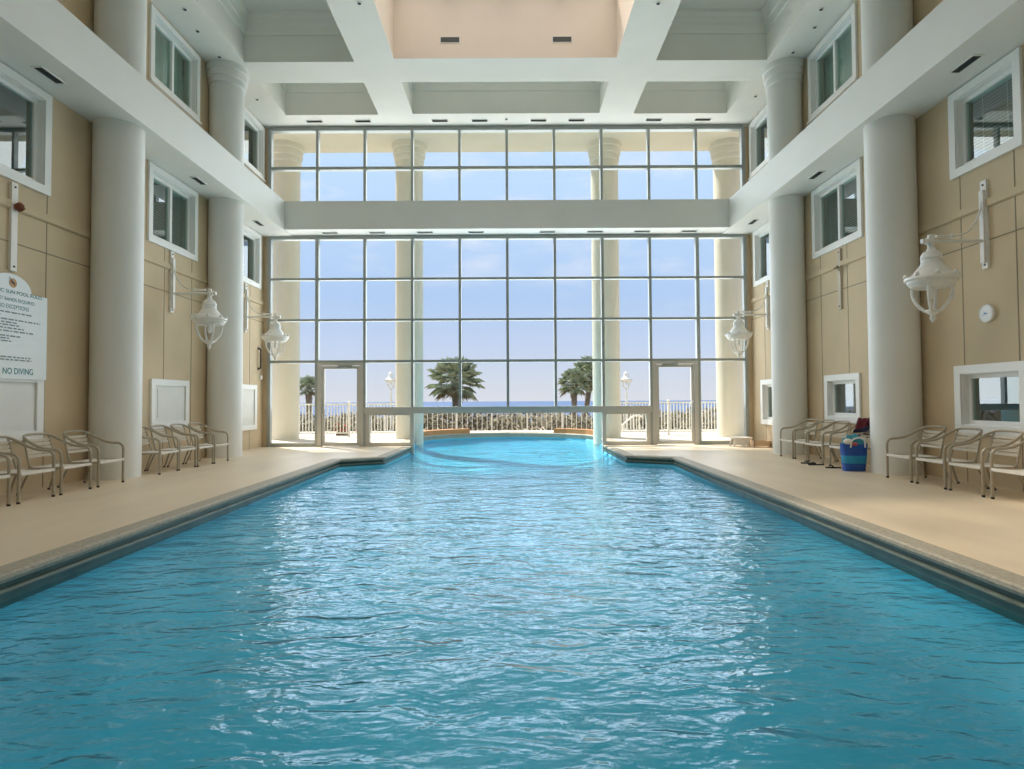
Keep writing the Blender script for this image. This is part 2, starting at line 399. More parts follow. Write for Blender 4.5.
def make_window(s, y0, y1, z0, z1, mull, cover):
    wn[0] += 1; name = 'window_%d' % wn[0]; C = .12
    bm = NB(); ring(bm, s, W - .04, W, y0, y1, z0, z1, C)
    if z0 > 7: sbox(bm, s, W - .07, W, y0 - .02, y1 + .02, z0 - .03, z0 + .005)
    ring(bm, s, W - .005, W + .08, y0 + C - .001, y1 - C + .001, z0 + C - .001, z1 - C + .001, .012)
    root = struct(finish(name, bm, M_trimw))
    i0, i1, j0, j1 = y0 + C, y1 - C, z0 + C, z1 - C
    bm = NB(); ring(bm, s, W + .07, W + .13, i0, i1, j0, j1, .07)
    ym = (y0 + y1) / 2
    if mull: sbox(bm, s, W + .05, W + .13, ym - .035, ym + .035, j0 + .07, j1 - .07)
    finish('sash', bm, M_trimw, root)
    if cover == 'board':
        bm = NB(); sbox(bm, s, W - .012, W + .012, i0 + .01, i1 - .01, j0 + .01, j1 - .01)
        sbox(bm, s, W - .02, W - .012, i0 + .1, i1 - .1, j0 + .08, j1 - .08)
        finish('board', bm, M_board, root); return
    bm = NB(); x = s * (W + .10); quad(bm, [(x, i0, j0), (x, i1, j0), (x, i1, j1), (x, i0, j1)])
    finish('pane', bm, M_glass2, root)
    if cover in ('blind', 'blindopen'):
        bm = NB(); z = j1 - .08; lo = j0 + (.05 if cover == 'blind' else .12)
        while z > lo:
            yy = [(i0 + .05, i1 - .05)]
            if mull: yy = [(i0 + .05, ym - .02), (ym + .02, i1 - .05)]
            for a, b in yy:
                quad(bm, [(s * (W + .15), a, z - .016), (s * (W + .15), b, z - .016), (s * (W + .185), b, z + .012), (s * (W + .185), a, z + .012)])
            z -= .047
        for yy in (i0 + .3, i1 - .3): sbox(bm, s, W + .146, W + .149, yy - .004, yy + .004, lo, j1 - .05)
        sbox(bm, s, W + .14, W + .19, i0 + .03, i1 - .03, j1 - .07, j1 - .03)
        finish('blind', bm, M_blind, root)
    if cover == 'curtain':
        bm = NB(); n = 60; prev = None
        for k in range(n + 1):
            y = i0 + (i1 - i0) * k / n; x = s * (W + .3 + .03 * math.sin(k * 1.1) + .012 * math.sin(k * 2.7))
            cur = (bm.verts.new((x, y, j0 - .1)), bm.verts.new((x, y, j1 + .1)))
            if prev: bm.faces.new((prev[0], cur[0], cur[1], prev[1]))
            prev = cur
        finish('curtain', bm, M_curtain, root, True)
side_wall(-1); side_wall(1)

# rear end of the hall behind the camera
bm = NB(); quad(bm, [(-8.2, YR, 0), (8.2, YR, 0), (8.2, YR, ZC), (-8.2, YR, ZC)])
struct(finish('wall_rear', bm, M_tan))

# ------------------------------------------------------------------ balcony beams
for s in (-1, 1):
    bm = NB(); sbox(bm, s, B, W + .01, YR, YG, ZB0, ZB1)
    struct(finish('beam_left' if s < 0 else 'beam_right', bm, M_beam))
bm = NB(); box(bm, -B, B, YB, YG + .1, ZB0 + .02, ZB1)
struct(finish('beam_cross', bm, M_beam))

# ------------------------------------------------------------------ ceiling with coffers and skylight well
cof = [(-5.80, -3.36, 14.0, 15.58, 9.8), (-2.46, 2.44, 13.98, 15.54, 9.8), (3.34, 5.80, 14.0, 15.58, 9.8),
       (-5.80, -3.36, 8.6, 13.12, 9.8), (3.34, 5.80, 8.6, 13.12, 9.8), (-5.80, -3.36, 3.4, 8.0, 9.8), (3.34, 5.80, 3.4, 8.0, 9.8),
       (-5.80, 5.8, -2.5, 2.6, 9.8)]
well = (-2.46, 2.45, 3.6, 13.0, 10.25)
bm = NB()
allc = cof + [well]
xs = sorted({-W - .01, W + .01} | {c[0] for c in allc} | {c[1] for c in allc}); ys = sorted({YR, YG + .1} | {c[2] for c in allc} | {c[3] for c in allc})
for x0, x1 in zip(xs, xs[1:]):
    for y0, y1 in zip(ys, ys[1:]):
        cx, cy = (x0 + x1) / 2, (y0 + y1) / 2
        if any(c[0] < cx < c[1] and c[2] < cy < c[3] for c in allc): continue
        quad(bm, [(x0, y0, ZC), (x1, y0, ZC), (x1, y1, ZC), (x0, y1, ZC)])
for c in cof:
    x0, x1, y0, y1, zt = c
    P = [(x0, y0), (x1, y0), (x1, y1), (x0, y1)]
    for i in range(4):
        p, q = P[i], P[(i + 1) % 4]; quad(bm, [(*p, ZC), (*q, ZC), (*q, zt), (*p, zt)])
    quad(bm, [(*p, zt) for p in P])
bmesh.ops.remove_doubles(bm, verts=bm.verts[:], dist=.0005)
struct(finish('ceiling', bm, M_white))
bm = NB(); x0, x1, y0, y1, zt = well; P = [(x0, y0), (x1, y0), (x1, y1), (x0, y1)]
for i in range(4):
    p, q = P[i], P[(i + 1) % 4]; quad(bm, [(*p, ZC), (*q, ZC), (*q, zt), (*p, zt)])
struct(finish('ceiling_well', bm, M_well))
bm = NB(); quad(bm, [(*p, zt - .02) for p in P])
sk = struct(finish('window_19', bm, M_skyl))
bm = NB()
for k in range(1, 4): box(bm, x0 + (x1 - x0) * k / 4 - .03, x0 + (x1 - x0) * k / 4 + .03, y0, y1, zt - .08, zt - .03)
for k in range(1, 6): box(bm, x0, x1, y0 + (y1 - y0) * k / 6 - .03, y0 + (y1 - y0) * k / 6 + .03, zt - .08, zt - .03)
finish('glazing_bar', bm, M_trimw, sk)
n = 7
for c in cof[:7]:
    x0, x1, y0, y1, zt = c; n += 1
    bm = NB(); poly = [(x0, y0), (x1, y0), (x1, y1), (x0, y1)]
    sweep(bm, poly, [(0, 9.34), (.035, 9.34), (.04, 9.37), (.05, 9.5), (.09, 9.53), (.09, 9.56), (.11, 9.68), (.16, 9.74), (.17, 9.80), (0, 9.80)], True)
    struct(finish('trim_%d' % n, bm, M_white))

# ------------------------------------------------------------------ columns
def column(x, y, rad, z0, z1, cap0, mat):
    bm = NB(); lathe(bm, [(rad, z0), (rad, cap0)], 64)
    o = struct(finish('column', bm, mat, None, True))
    k = rad / .365
    h = z1 - cap0; q = [(.98, -.01), (1.03, 0), (1.075, .04), (1.085, .30), (1.085, .33), (1.15, .36), (1.165, .40), (1.17, .66), (1.17, .69), (1.23, .72), (1.25, .78), (1.26, 1.0)]
    bm = NB(); lathe(bm, [(rad * a, cap0 + h * b) for a, b in q], 64)
    finish('capital', bm, mat, o, True)
    o.location = (x, y, 0)
for s in (-1, 1):
    for y in (2.35, 6.05, 9.75, 13.45): column(s * COLX, y, COLR, 0, ZC, 8.30, M_col)
for x, z in ((-7.33, 0), (-3.25, -1.4), (3.22, -1.4), (7.30, 0)):
    column(x, 19.7, .45, z, 9.68, 9.08, M_cream)

# ------------------------------------------------------------------ glass wall
MX = [-6.48 + 1.296 * i for i in range(11)]
def bars(bm, xs_, z0, z1, w=.035, d0=-.06, d1=.08):
    for x in xs_: box(bm, x - w, x + w, YG + d0, YG + d1, z0, z1)
def hbars(bm, zs_, x0, x1, w=.03, d0=-.05, d1=.08):
    for z in zs_: box(bm, x0, x1, YG + d0, YG + d1, z - w, z + w)
# lower glazing
bm = NB()
bars(bm, MX[3:8], 1.04, 5.66); bars(bm, (MX[2], MX[8]), 0, 5.66); bars(bm, (MX[0], MX[1], MX[9], MX[10]), 0, 5.66, .045)
hbars(bm, (5.68,), MX[0], MX[10], .045, -.07, .1); hbars(bm, (4.55, 3.43), MX[0], MX[10]); hbars(bm, (2.30,), MX[0], MX[10], .035)
hbars(bm, (.05,), MX[0], MX[1], .05); hbars(bm, (.05,), MX[9], MX[10], .05)
w1 = struct(finish('window_20', bm, M_alu))
bm = NB(); hbars(bm, (.97,), MX[2], MX[8], .085, -.10, .1); hbars(bm, (1.04,), MX[2], MX[8], .02, -.12, .1)
finish('transom', bm, M_door, w1)
bm = NB()
for a, b in ((2, 3), (7, 8)):
    hbars(bm, (.05,), MX[a] + .03, MX[b], .05); hbars(bm, (.87,), MX[a] + .03, MX[b], .03)
bars(bm, (MX[3] - .01, MX[7] + .01), -.3, .9, .05); bars(bm, (MX[2] + .09, MX[8] - .09), 0, .9, .05)
finish('low_frame', bm, M_door, w1)
bm = NB()
def pane(bm, x0, x1, z0, z1): quad(bm, [(x0, YG, z0), (x1, YG, z0), (x1, YG, z1), (x0, YG, z1)])
pane(bm, MX[0], MX[10], 2.30, 5.66); pane(bm, MX[0], MX[1], .05, 2.3); pane(bm, MX[9], MX[10], .05, 2.3); pane(bm, MX[2], MX[8], 1.0, 2.3)
pane(bm, MX[2], MX[3], .05, .9); pane(bm, MX[7], MX[8], .05, .9)
finish('pane', bm, M_glass, w1)
bm = NB()
bars(bm, MX[1:10], 6.49, 8.66); bars(bm, (MX[0], MX[10]), 6.49, 8.7, .045)
hbars(bm, (8.68,), MX[0], MX[10], .05, -.07, .1); hbars(bm, (7.60,), MX[0], MX[10], .04); hbars(bm, (6.52,), MX[0], MX[10], .04)
w2 = struct(finish('window_21', bm, M_alu))
bm = NB(); pane(bm, MX[0], MX[10], 6.5, 8.68); finish('pane', bm, M_glass, w2)
# corner strips beside the glass
for s, nm in ((-1, 'wall_front_left'), (1, 'wall_front_right')):
    bm = NB(); sbox(bm, s, 6.52, 8.3, YG, YG + .2, -.02, 11); struct(finish(nm, bm, M_tan))
bm = NB(); box(bm, -8.3, 8.3, YG - .02, YG + .15, 8.72, 11.0); struct(finish('wall_front', bm, M_white))
# doors
def door(n, x0, x1, hinge):
    bm = NB()
    a, b = x0 + .03, x1 - .03
    for p, q in ((a, a + .10), (b - .10, b)): box(bm, p, q, YG - .07, YG + .07, 0, 2.27)
    box(bm, a + .1, b - .1, YG - .07, YG + .07, 2.19, 2.27)
    o = struct(finish('door_%d' % n, bm, M_door))
    bm = NB(); p, q = a + .11, b - .11
    for i, j in ((p, p + .07), (q - .07, q)): box(bm, i, j, YG - .03, YG + .03, .02, 2.18)
    box(bm, p + .07, q - .07, YG - .03, YG + .03, 2.10, 2.18); box(bm, p + .07, q - .07, YG - .03, YG + .03, .02, .10)
    finish('door_leaf', bm, M_door, o)
    bm = NB(); pane(bm, p + .06, q - .06, .09, 2.11); finish('pane', bm, M_glass, o)
    bm = NB(); c = (p + q) / 2 + .14 * hinge; box(bm, c - .2, c + .2, YG - .11, YG - .035, 2.12, 2.19)
    tube(bm, [(c + .15 * hinge, YG - .12, 2.2), (c - .2 * hinge, YG - .17, 2.21), (c + .05, YG - .08, 2.22)], .012, 6)
    finish('door_closer', bm, M_alu, o)
    bm = NB(); hx = q - .035 if hinge < 0 else p + .035
    tube(bm, [(hx, YG - .03, .92), (hx, YG - .09, .95), (hx, YG - .09, 1.15), (hx, YG - .03, 1.18)], .014, 8)
    finish('door_handle', bm, M_alu, o, True)
door(1, MX[1], MX[2], 1); door(2, MX[8], MX[9], -1)

# ------------------------------------------------------------------ outside: soffit, terrace, curbs
bm = NB(); box(bm, -20, 20, YG + .15, 20.2, 9.68, 10.8); struct(finish('ceiling_soffit', bm, M_cream))
def arc_curb(pts, label):
    bm = NB(); sweep(bm, pts, [(-.08, -.3), (-.08, .17), (.3, .17), (.3, -.1)])
    tag(finish('planter_curb', bm, M_curb), label, 'curb')
arc_curb([(-3.12, 20.5), (-2.8, 21.46), (-2.14, 22.28), (-1.5, 22.62)], 'terracotta coloured raised curb at the left end of the outdoor pool edge')
arc_curb([(1.7, 22.52), (2.14, 22.28), (2.8, 21.46), (3.12, 20.5)], 'terracotta coloured raised curb at the right end of the outdoor pool edge')

bm = NB(); quad(bm, [(-400, 24.6, -.5), (400, 24.6, -.5), (400, 70, -1.2), (-400, 70, -1.2)]); quad(bm, [(-400, 70, -1.2), (400, 70, -1.2), (400, 140, -6.6), (-400, 140, -6.6)])
struct(finish('ground_dune', bm, M_sand))
bm = NB(); quad(bm, [(-30000, 120, -6), (30000, 120, -6), (30000, 30000, -6), (-30000, 30000, -6)]); struct(finish('sea', bm, M_sea))

# fences
def fence(x0, x1, y, z0, h, step, label):
    t = empty('fence', ((x0 + x1) / 2, y, z0)); tag(t, label, 'fence', 'white terrace fences')
    L = x1 - x0; n = max(2, round(L / step)); posts = max(1, round(L / 1.9))
    bm = NB(); box(bm, -L / 2, L / 2, -.03, .03, h - .05, h); finish('top_rail', bm, M_fence, t)
    bm = NB(); box(bm, -L / 2, L / 2, -.02, .02, .10, .145); finish('bottom_rail', bm, M_fence, t)
    for k in range(posts + 1):
        bm = NB(); x = -L / 2 + L * k / posts; box(bm, x - .035, x + .035, -.035, .035, 0, h + .02); lathe(bm, [(.045, h + .02), (.05, h + .05), (.01, h + .09)], 8, (x, 0, 0)); finish('post', bm, M_fence, t)
    for k in range(n):
        x = -L / 2 + L * (k + .5) / n
        bm = NB(); box(bm, x - .014, x + .014, -.014, .014, .12, h - .03); finish('baluster', bm, M_fence, t)
fence(-9.2, -3.75, 20.95, 0, 1.15, .11, 'white baluster fence seen through the left glass door')
fence(3.75, 9.2, 20.95, 0, 1.15, .11, 'white baluster fence seen through the right glass door')
fence(-6.2, 6.2, 30.0, -.5, 1.18, .25, 'white baluster fence beyond the far end of the pool')

# dune scrub, one leafy mass nobody could count
bm = NB(); rs = random.Random(3)
for k in range(4200):
    x = rs.uniform(-17, 17); y = rs.uniform(31, 39); hgt = .95 + .28 * math.sin(x * .8 + 1) * math.sin(x * .37) + rs.uniform(-.15, .25)
    z = -.55
    for j in range(5):
        px, py, pz = x + rs.gauss(0, .25), y + rs.gauss(0, .25), z + rs.uniform(.1, 1) * hgt
        a = rs.uniform(0, PI); l = rs.uniform(.10, .26); wd = l * .33; tilt = rs.uniform(-.6, 1.0)
        dx, dy, dz = math.cos(a) * l * math.cos(tilt), math.sin(a) * l * math.cos(tilt), l * math.sin(tilt)
        nx, ny = -math.sin(a) * wd, math.cos(a) * wd
        quad(bm, [(px - dx, py - dy, pz - dz), (px + nx, py + ny, pz), (px + dx, py + dy, pz + dz), (px - nx, py - ny, pz)])
sb = finish('dune_scrub', bm, M_scrub); sb['kind'] = 'stuff'; tag(sb, 'olive brown dune scrub growing behind the white fences', 'shrubs')

# palms
def palm(name, x, y, z0, zc, rad, nf, seed, label, lean=0.0):
    rs = random.Random(seed); t = empty(name, (x, y, z0)); tag(t, label, 'palm tree', 'palms on the dune'); H = zc - z0
    bm = NB(); pts = [(lean * (1 - k / 8) ** 1.5, 0, H * k / 8) for k in range(9)]
    tube(bm, pts, [.24, .2, .19, .19, .19, .2, .22, .26, .16], 12)
    for k in range(26):
        z = H * (.62 + .36 * k / 26); a = k * 2.4; rr = .2
        quad(bm, [(math.cos(a - .3) * rr, math.sin(a - .3) * rr, z), (math.cos(a + .3) * rr, math.sin(a + .3) * rr, z), (math.cos(a + .1) * rr * 1.6, math.sin(a + .1) * rr * 1.6, z + .25), (math.cos(a - .1) * rr * 1.6, math.sin(a - .1) * rr * 1.6, z + .25)])
    finish('trunk', bm, M_trunk, t)
    bm = NB(); bm2 = NB()
    for k in range(nf):
        f = k / nf; el = 1.35 - 2.1 * f + rs.uniform(-.15, .15); az = k * 2.39996 + rs.uniform(-.2, .2)
        b = bm2 if f > .9 else bm
        ca, sa = math.cos(az), math.sin(az); L = rad * rs.uniform(.5, .62)
        d = Vector((ca * math.cos(el), sa * math.cos(el), math.sin(el))); base = Vector((0, 0, H))
        tip = base + d * L + Vector((0, 0, -.08 * rad))
        side = Vector((-sa, ca, 0)); upv = side.cross(d)
        tube(b, [base, base + d * L * .5 + Vector((0, 0, .03)), tip], [.025, .02, .012], 4, False)
        nb = 21
        for q in range(nb):
            th = (q / (nb - 1) - .5) * 3.6; bl = rad * (.52 - .05 * abs(th)) * rs.uniform(.75, 1.2)
            dd = (d * math.cos(th) + side * math.sin(th) + upv * (.12 * abs(th) - .1)).normalized()
            sv = (side * math.cos(th) - d * math.sin(th)) * (.021 * rad)
            mid = tip + dd * bl * .55; end = tip + dd * bl * .9 + Vector((0, 0, -bl * .25))
            v0 = b.verts.new(tip); v1 = b.verts.new(mid + sv); v2 = b.verts.new(end); v3 = b.verts.new(mid - sv)
            b.faces.new((v0, v1, v2)); b.faces.new((v0, v2, v3))
    finish('crown', bm, M_leaf, t); finish('dead_fronds', bm2, M_dead, t)
def at(px, Y): return (px - 511) / F * Y + .08
palm('palm_tree', at(455, 36), 36, -.6, 2.55, 1.75, 46, 1, 'round headed palm tree standing near the middle of the glass wall', .1)
palm('palm_tree', at(574, 42), 42, -.7, 2.5, 1.25, 40, 2, 'shorter palm of the pair beside the right exterior column', .05)
palm('palm_tree', at(590, 44), 44, -.7, 3.2, 1.65, 46, 3, 'taller palm of the pair, partly behind the right exterior column', -.5)
palm('palm_tree', at(309, 42), 42, -.7, 2.3, 1.0, 34, 4, 'palm tree seen left of the left glass door', 0)

# ------------------------------------------------------------------ lanterns
def lantern_body(parent, cx, cz, seg=24):
    """hood, rim, ribs and finial; cz is the height of the arm"""
    k = [(.035, -.09), (.05, -.10), (.06, -.13), (.10, -.15), (.125, -.19), (.135, -.24), (.125, -.255), (.13, -.265), (.13, -.31), (.145, -.335), (.18, -.38), (.225, -.44), (.27, -.48), (.30, -.50)]
    bm = NB(); lathe(bm, [(r_, cz + z_) for r_, z_ in k], seg, (cx, 0, 0)); hood = finish('hood', bm, M_lan, parent, True)
    bm = NB(); lathe(bm, [(.29, cz - .49), (.325, cz - .50), (.33, cz - .53), (.30, cz - .55), (.295, cz - .58), (.27, cz - .60), (.255, cz - .63), (.23, cz - .64), (.10, cz - .62)], seg, (cx, 0, 0))
    for q in range(8):
        a = 2 * PI * q / 8 + .39; x, y = cx + .31 * math.cos(a), .31 * math.sin(a)
        lathe(bm, [(.012, cz - .50), (.03, cz - .49), (.03, cz - .465), (.008, cz - .44)], 8, (x, y, 0))
    finish('rim', bm, M_lan, parent, True)
    for q in range(4):
        a = PI / 4 + q * PI / 2; pts = [(cx + r_ * math.cos(a), r_ * math.sin(a), cz + z_) for r_, z_ in ((.225, -.62), (.235, -.70), (.21, -.80), (.15, -.90), (.08, -.965))]
        bm = NB(); tube(bm, smoothpath(pts, 4), .022, 8); finish('rib', bm, M_lan, parent, True)
    bm = NB(); lathe(bm, [(.02, cz - .93), (.085, cz - .95), (.09, cz - .97), (.06, cz - 1.0), (.03, cz - 1.02), (.028, cz - 1.05), (.045, cz - 1.06), (.03, cz - 1.08), (.012, cz - 1.12)], 16, (cx, 0, 0)); finish('finial', bm, M_lan, parent, True)
    bm = NB(); lathe(bm, [(.03, cz - .62), (.035, cz - .67), (.045, cz - .70), (.04, cz - .76), (.015, cz - .79)], 12, (cx, 0, 0)); finish('bulb', bm, M_bulb, parent, True)
def wall_lantern(s, y, label):
    # local +x points out of the wall; arm height z=3.37
    t = empty('wall_lantern', (s * W, y, 3.37), 0 if s < 0 else PI); tag(t, label, 'lantern', 'white wall lanterns')
    bm = NB(); box(bm, 0, .035, -.05, .05, -.38, .84); box(bm, .03, .07, -.035, .035, -.30, .70)
    lathe(bm, [(.012, -.005), (.012, .02)], 8, (0, 0, 0))
    finish('bracket', bm, M_lan, t)
    for z in (-.33, .78):
        bm = NB(); tube(bm, [(.03, 0, z), (.045, 0, z)], .014, 8); finish('bolt', bm, M_blk, t)
    bm = NB(); tube(bm, [(.05, 0, 0), (.78, 0, 0)], .024, 10); tube(bm, [(.82, 0, 0), (.90, 0, 0)], [.03, .035], 10)
    tube(bm, [(.77, 0, -.11), (.77, 0, .09)], .042, 10); tube(bm, [(.74, 0, 0), (.84, 0, 0)], .045, 10)
    finish('arm', bm, M_lan, t, True)
    bm = NB(); tube(bm, smoothpath([(.70, 0, .07), (.55, 0, .07), (.42, 0, .075), (.28, 0, .12), (.16, 0, .24), (.09, 0, .40), (.06, 0, .56)], 5), .012, 8)
    tube(bm, [(.70, 0, .07), (.50, 0, .07)], .02, 8); tube(bm, [(.5, 0, .07), (.46, 0, .07)], .03, 8)
    finish('conduit', bm, M_lan, t, True)
    lantern_body(t, .77, 0)
    return t
wall_lantern(-1, 11.84, 'white wall lantern on the left wall below the blinds, between the two left columns')
wall_lantern(-1, 15.16, 'white wall lantern on the left wall, hanging in front of the glass wall')
wall_lantern(1, 8.2, 'large white wall lantern on the right wall beside the round clock')
wall_lantern(1, 15.2, 'white wall lantern hanging in front of the glass wall beside the right wall')
def bare_bracket(s, y, mat, label, rust):
    t = empty('lantern_bracket', (s * W, y, 3.37), 0 if s < 0 else PI); tag(t, label, 'bracket', 'lantern brackets without a lantern')
    bm = NB(); box(bm, 0, .04, -.05, .05, -.38, .82); finish('plate', bm, mat, t)
    if s < 0:
        bm = NB(); tube(bm, [(.04, 0, .50), (.1, .02, .50), (.12, .05, .46)], .03, 8); lathe(bm, [(.02, .44), (.055, .47), (.05, .53), (.02, .56)], 10, (.08, .03, 0)); finish('stub', bm, M_rust, t)
    else:
        bm = NB(); tube(bm, smoothpath([(.04, 0, .45), (.12, 0, .44), (.14, .06, .42), (.12, .12, .46)], 4), .02, 8); tube(bm, [(.05, 0, .40), (.1, .1, .38)], .015, 6); finish('stub', bm, M_joint, t)
    for z in (-.32, .76):
        bm = NB(); tube(bm, [(.035, 0, z), (.05, 0, z)], .014, 8); finish('bolt', bm, M_blk, t)
bare_bracket(-1, 8.05, M_plast, 'tall pale bracket with a rusty stub above the pool rules sign', True)
bare_bracket(1, 11.85, M_brk, 'tan bracket without a lantern on the right wall between the columns', True)
def post_lamp(px, Y, zc, label):
    t = empty('lamp_post', (at(px, Y), Y, -.5)); tag(t, label, 'lamp post', 'lamp posts outside')
    bm = NB(); lathe(bm, [(.12, 0), (.1, .25), (.06, .3), (.055, zc - .6)], 12); finish('pole', bm, M_lan, t, True)
    lantern_body(t, 0, zc + .55, 16)
post_lamp(626.5, 31, 2.75, 'white lantern post just right of the right exterior column')
post_lamp(391, 31, 2.80, 'lantern post peeping out left of the left exterior column')

# ------------------------------------------------------------------ chairs
def make_chair():
    t = empty('armchair'); w = .275
    frame = []
    half = [(w, 0, 0), (w, 0, .30), (w, .0, .50), (w, .02, .565), (w, .07, .595), (w, .16, .602), (w, .28, .625), (w - .005, .40, .68), (w - .02, .49, .735), (w - .06, .545, .77), (w - .13, .57, .785), (0, .578, .79)]
    hl = smoothpath(half, 3); full = hl + [Vector((-p.x, p.y, p.z)) for p in hl[::-1][1:]]
    bm = NB(); tube(bm, full, .0175, 8); finish('arm_frame', bm, M_chair, t, True)
    for s in (-1, 1):
        bm = NB(); tube(bm, [(s * .235, .42, .37), (s * .25, .50, .18), (s * .265, .57, 0)], .0145, 8); finish('leg', bm, M_chair, t, True)
    bm = NB()
    for s in (-1, 1):
        tube(bm, [(s * (w - .01), .0, .355), (s * .25, .2, .35), (s * .235, .46, .345)], .014, 8)
        tube(bm, [(s * .235, .44, .345), (s * .225, .49, .52), (s * .215, .545, .755)], .013, 8)
    tube(bm, [(-.26, .005, .345), (.26, .005, .345)], .014, 8); tube(bm, [(-.235, .45, .345), (.235, .45, .345)], .013, 8)
    finish('seat_frame', bm, M_chair, t, True)
    bm = NB()
    for k in range(7):
        y = .035 + .063 * k; ww = .255 - .003 * k; dz = -.012 * math.sin(PI * k / 6)
        m1 = box(bm, -ww, ww, y - .026, y + .026, .358 + dz, .364 + dz)
    box(bm, -.262, .262, -.02, -.012, .335, .372)
    finish('seat', bm, M_strapw, t)
    bm = NB()
    for k in range(5):
        z = .50 + .052 * k; y = .485 + (z - .5) * .245; ww = .228 - .004 * k
        box(bm, -ww, ww, y - .006, y + .002, z - .0185, z + .0185)
    finish('backrest', bm, M_strap, t)
    for s in (-1, 1):
        for (x, y) in ((s * w, 0), (s * .265, .57)):
            bm = NB(); lathe(bm, [(.019, 0), (.019, .025)], 8, (x, y, 0)); finish('foot_cap', bm, M_rubber, t)
    return t
chair0 = make_chair(); used = [0]
def chair(s, y, label, group, dx=0.0, rz=0.0):
    loc = (s * (5.83 - dx), y, 0); rot = (PI / 2 if s < 0 else -PI / 2) + rz
    if not used[0]:
        o = chair0; o.location = loc; o.rotation_euler = (0, 0, rot); used[0] = 1
    else: o = dup(chair0, None, loc, rot)
    tag(o, label, 'chair', group)
G = 'strap armchairs along the pool walls'
chair(-1, 8.90, 'taupe strap armchair beside the near left column, at the far end of its row', G)
chair(-1, 8.19, 'taupe strap armchair under the pool rules sign, second from the near left column', G)
chair(-1, 7.51, 'taupe strap armchair at the left wall, third from the near left column', G, .0)
chair(-1, 6.82, 'taupe strap armchair cut by the picture edge at the left wall', G)
chair(-1, 12.17, 'taupe strap armchair against the far left column, at the end of its row', G, .05)
chair(-1, 11.58, 'taupe strap armchair under the white panel, second from the far left column', G, .03)
chair(-1, 10.99, 'taupe strap armchair under the white panel, third from the far left column', G)
chair(-1, 10.40, 'strap armchair with its back partly hidden behind the near left column', G)
chair(1, 8.92, 'strap armchair beside the near right column, left of the reflecting low window', G)
chair(1, 8.25, 'strap armchair under the left side of the low window on the right wall', G)
chair(1, 7.61, 'strap armchair under the middle of the low window on the right wall', G)
chair(1, 6.92, 'strap armchair cut by the picture edge at the right wall', G)
chair(1, 12.5, 'strap armchair against the far right column, at the end of its row', G, .02)
chair(1, 11.9, 'second strap armchair from the far right column', G, .0)
chair(1, 11.28, 'strap armchair with black sandals at its front feet', G, .06, .06)
chair(1, 10.6, 'strap armchair with a dark red garment on it, behind the blue bag', G, -.02)

# ------------------------------------------------------------------ beach bag and belongings
bx, by = 5.84, 10.11
t = empty('beach_bag', (bx, by, 0)); tag(t, 'blue and aqua striped beach bag standing before the near right column', 'bag')
def bagshape(bm, z0, z1, n=5, mi=0, ex=0.0):
    seg = 28; rings = []
    for i in range(n + 1):
        z = z0 + (z1 - z0) * i / n; f = .17 + .05 * z / .5 + ex; g = .095 + .02 * math.sin(z * 7) + ex
        rings.append([bm.verts.new((f * math.copysign(abs(math.cos(2 * PI * k / seg)) ** .55, math.cos(2 * PI * k / seg)) + .006 * math.sin(k * 3 + z * 20), g * math.copysign(abs(math.sin(2 * PI * k / seg)) ** .7, math.sin(2 * PI * k / seg)) + .006 * math.sin(k * 2.3 + z * 15), z)) for k in range(seg)])
    for a, b in zip(rings, rings[1:]):
        for k in range(seg): bm.faces.new((a[k], a[(k + 1) % seg], b[(k + 1) % seg], b[k]))
    return rings
bm = NB(); rg = bagshape(bm, 0, .13); bm.faces.new(rg[0][::-1]); finish('bag_base', bm, M_bluebag, t, True)
bm = NB(); bagshape(bm, .13, .26); finish('bag_band', bm, M_aqua, t, True)
bm = NB(); rg = bagshape(bm, .26, .46); finish('bag_body', bm, M_bluebag, t, True)
bm = NB(); tube(bm, smoothpath([(-.12, -.125, .40), (-.10, -.14, .52), (0, -.15, .56), (.10, -.14, .52), (.12, -.125, .40)], 5), .014, 8); finish('handle', bm, M_rope, t, True)
bm = NB()
bmesh.ops.create_icosphere(bm, subdivisions=3, radius=1)
for q in bm.verts: q.co = Vector((q.co.x * .20, q.co.y * .10, .46 + q.co.z * .14)) * (1 + 0.05 * math.sin(q.co.x * 9 + q.co.z * 7)) 
tw = finish('beach_towel', bm, M_towel, None, True); tw.location = (bx, by, 0); tag(tw, 'teal towel bundled in the top of the blue beach bag', 'towel')
bm = NB(); bmesh.ops.create_icosphere(bm, subdivisions=2, radius=1)
for q in bm.verts: q.co = Vector((q.co.x * .07 - .16, q.co.y * .05 - .11, .50 + q.co.z * .05))
o = finish('white_bundle', bm, M_plast, None, True); o.location = (bx, by, 0); tag(o, 'small white bundle at the left rim of the blue beach bag', 'bundle')
bm = NB(); bmesh.ops.create_icosphere(bm, subdivisions=2, radius=1)
for q in bm.verts: q.co = Vector((q.co.x * .05 - .05, q.co.y * .03 - .125, .455 + q.co.z * .03))
o = finish('swim_goggles', bm, M_pink, None, True); o.location = (bx, by, 0); tag(o, 'small pink item tucked in the rim of the blue beach bag', 'goggles')
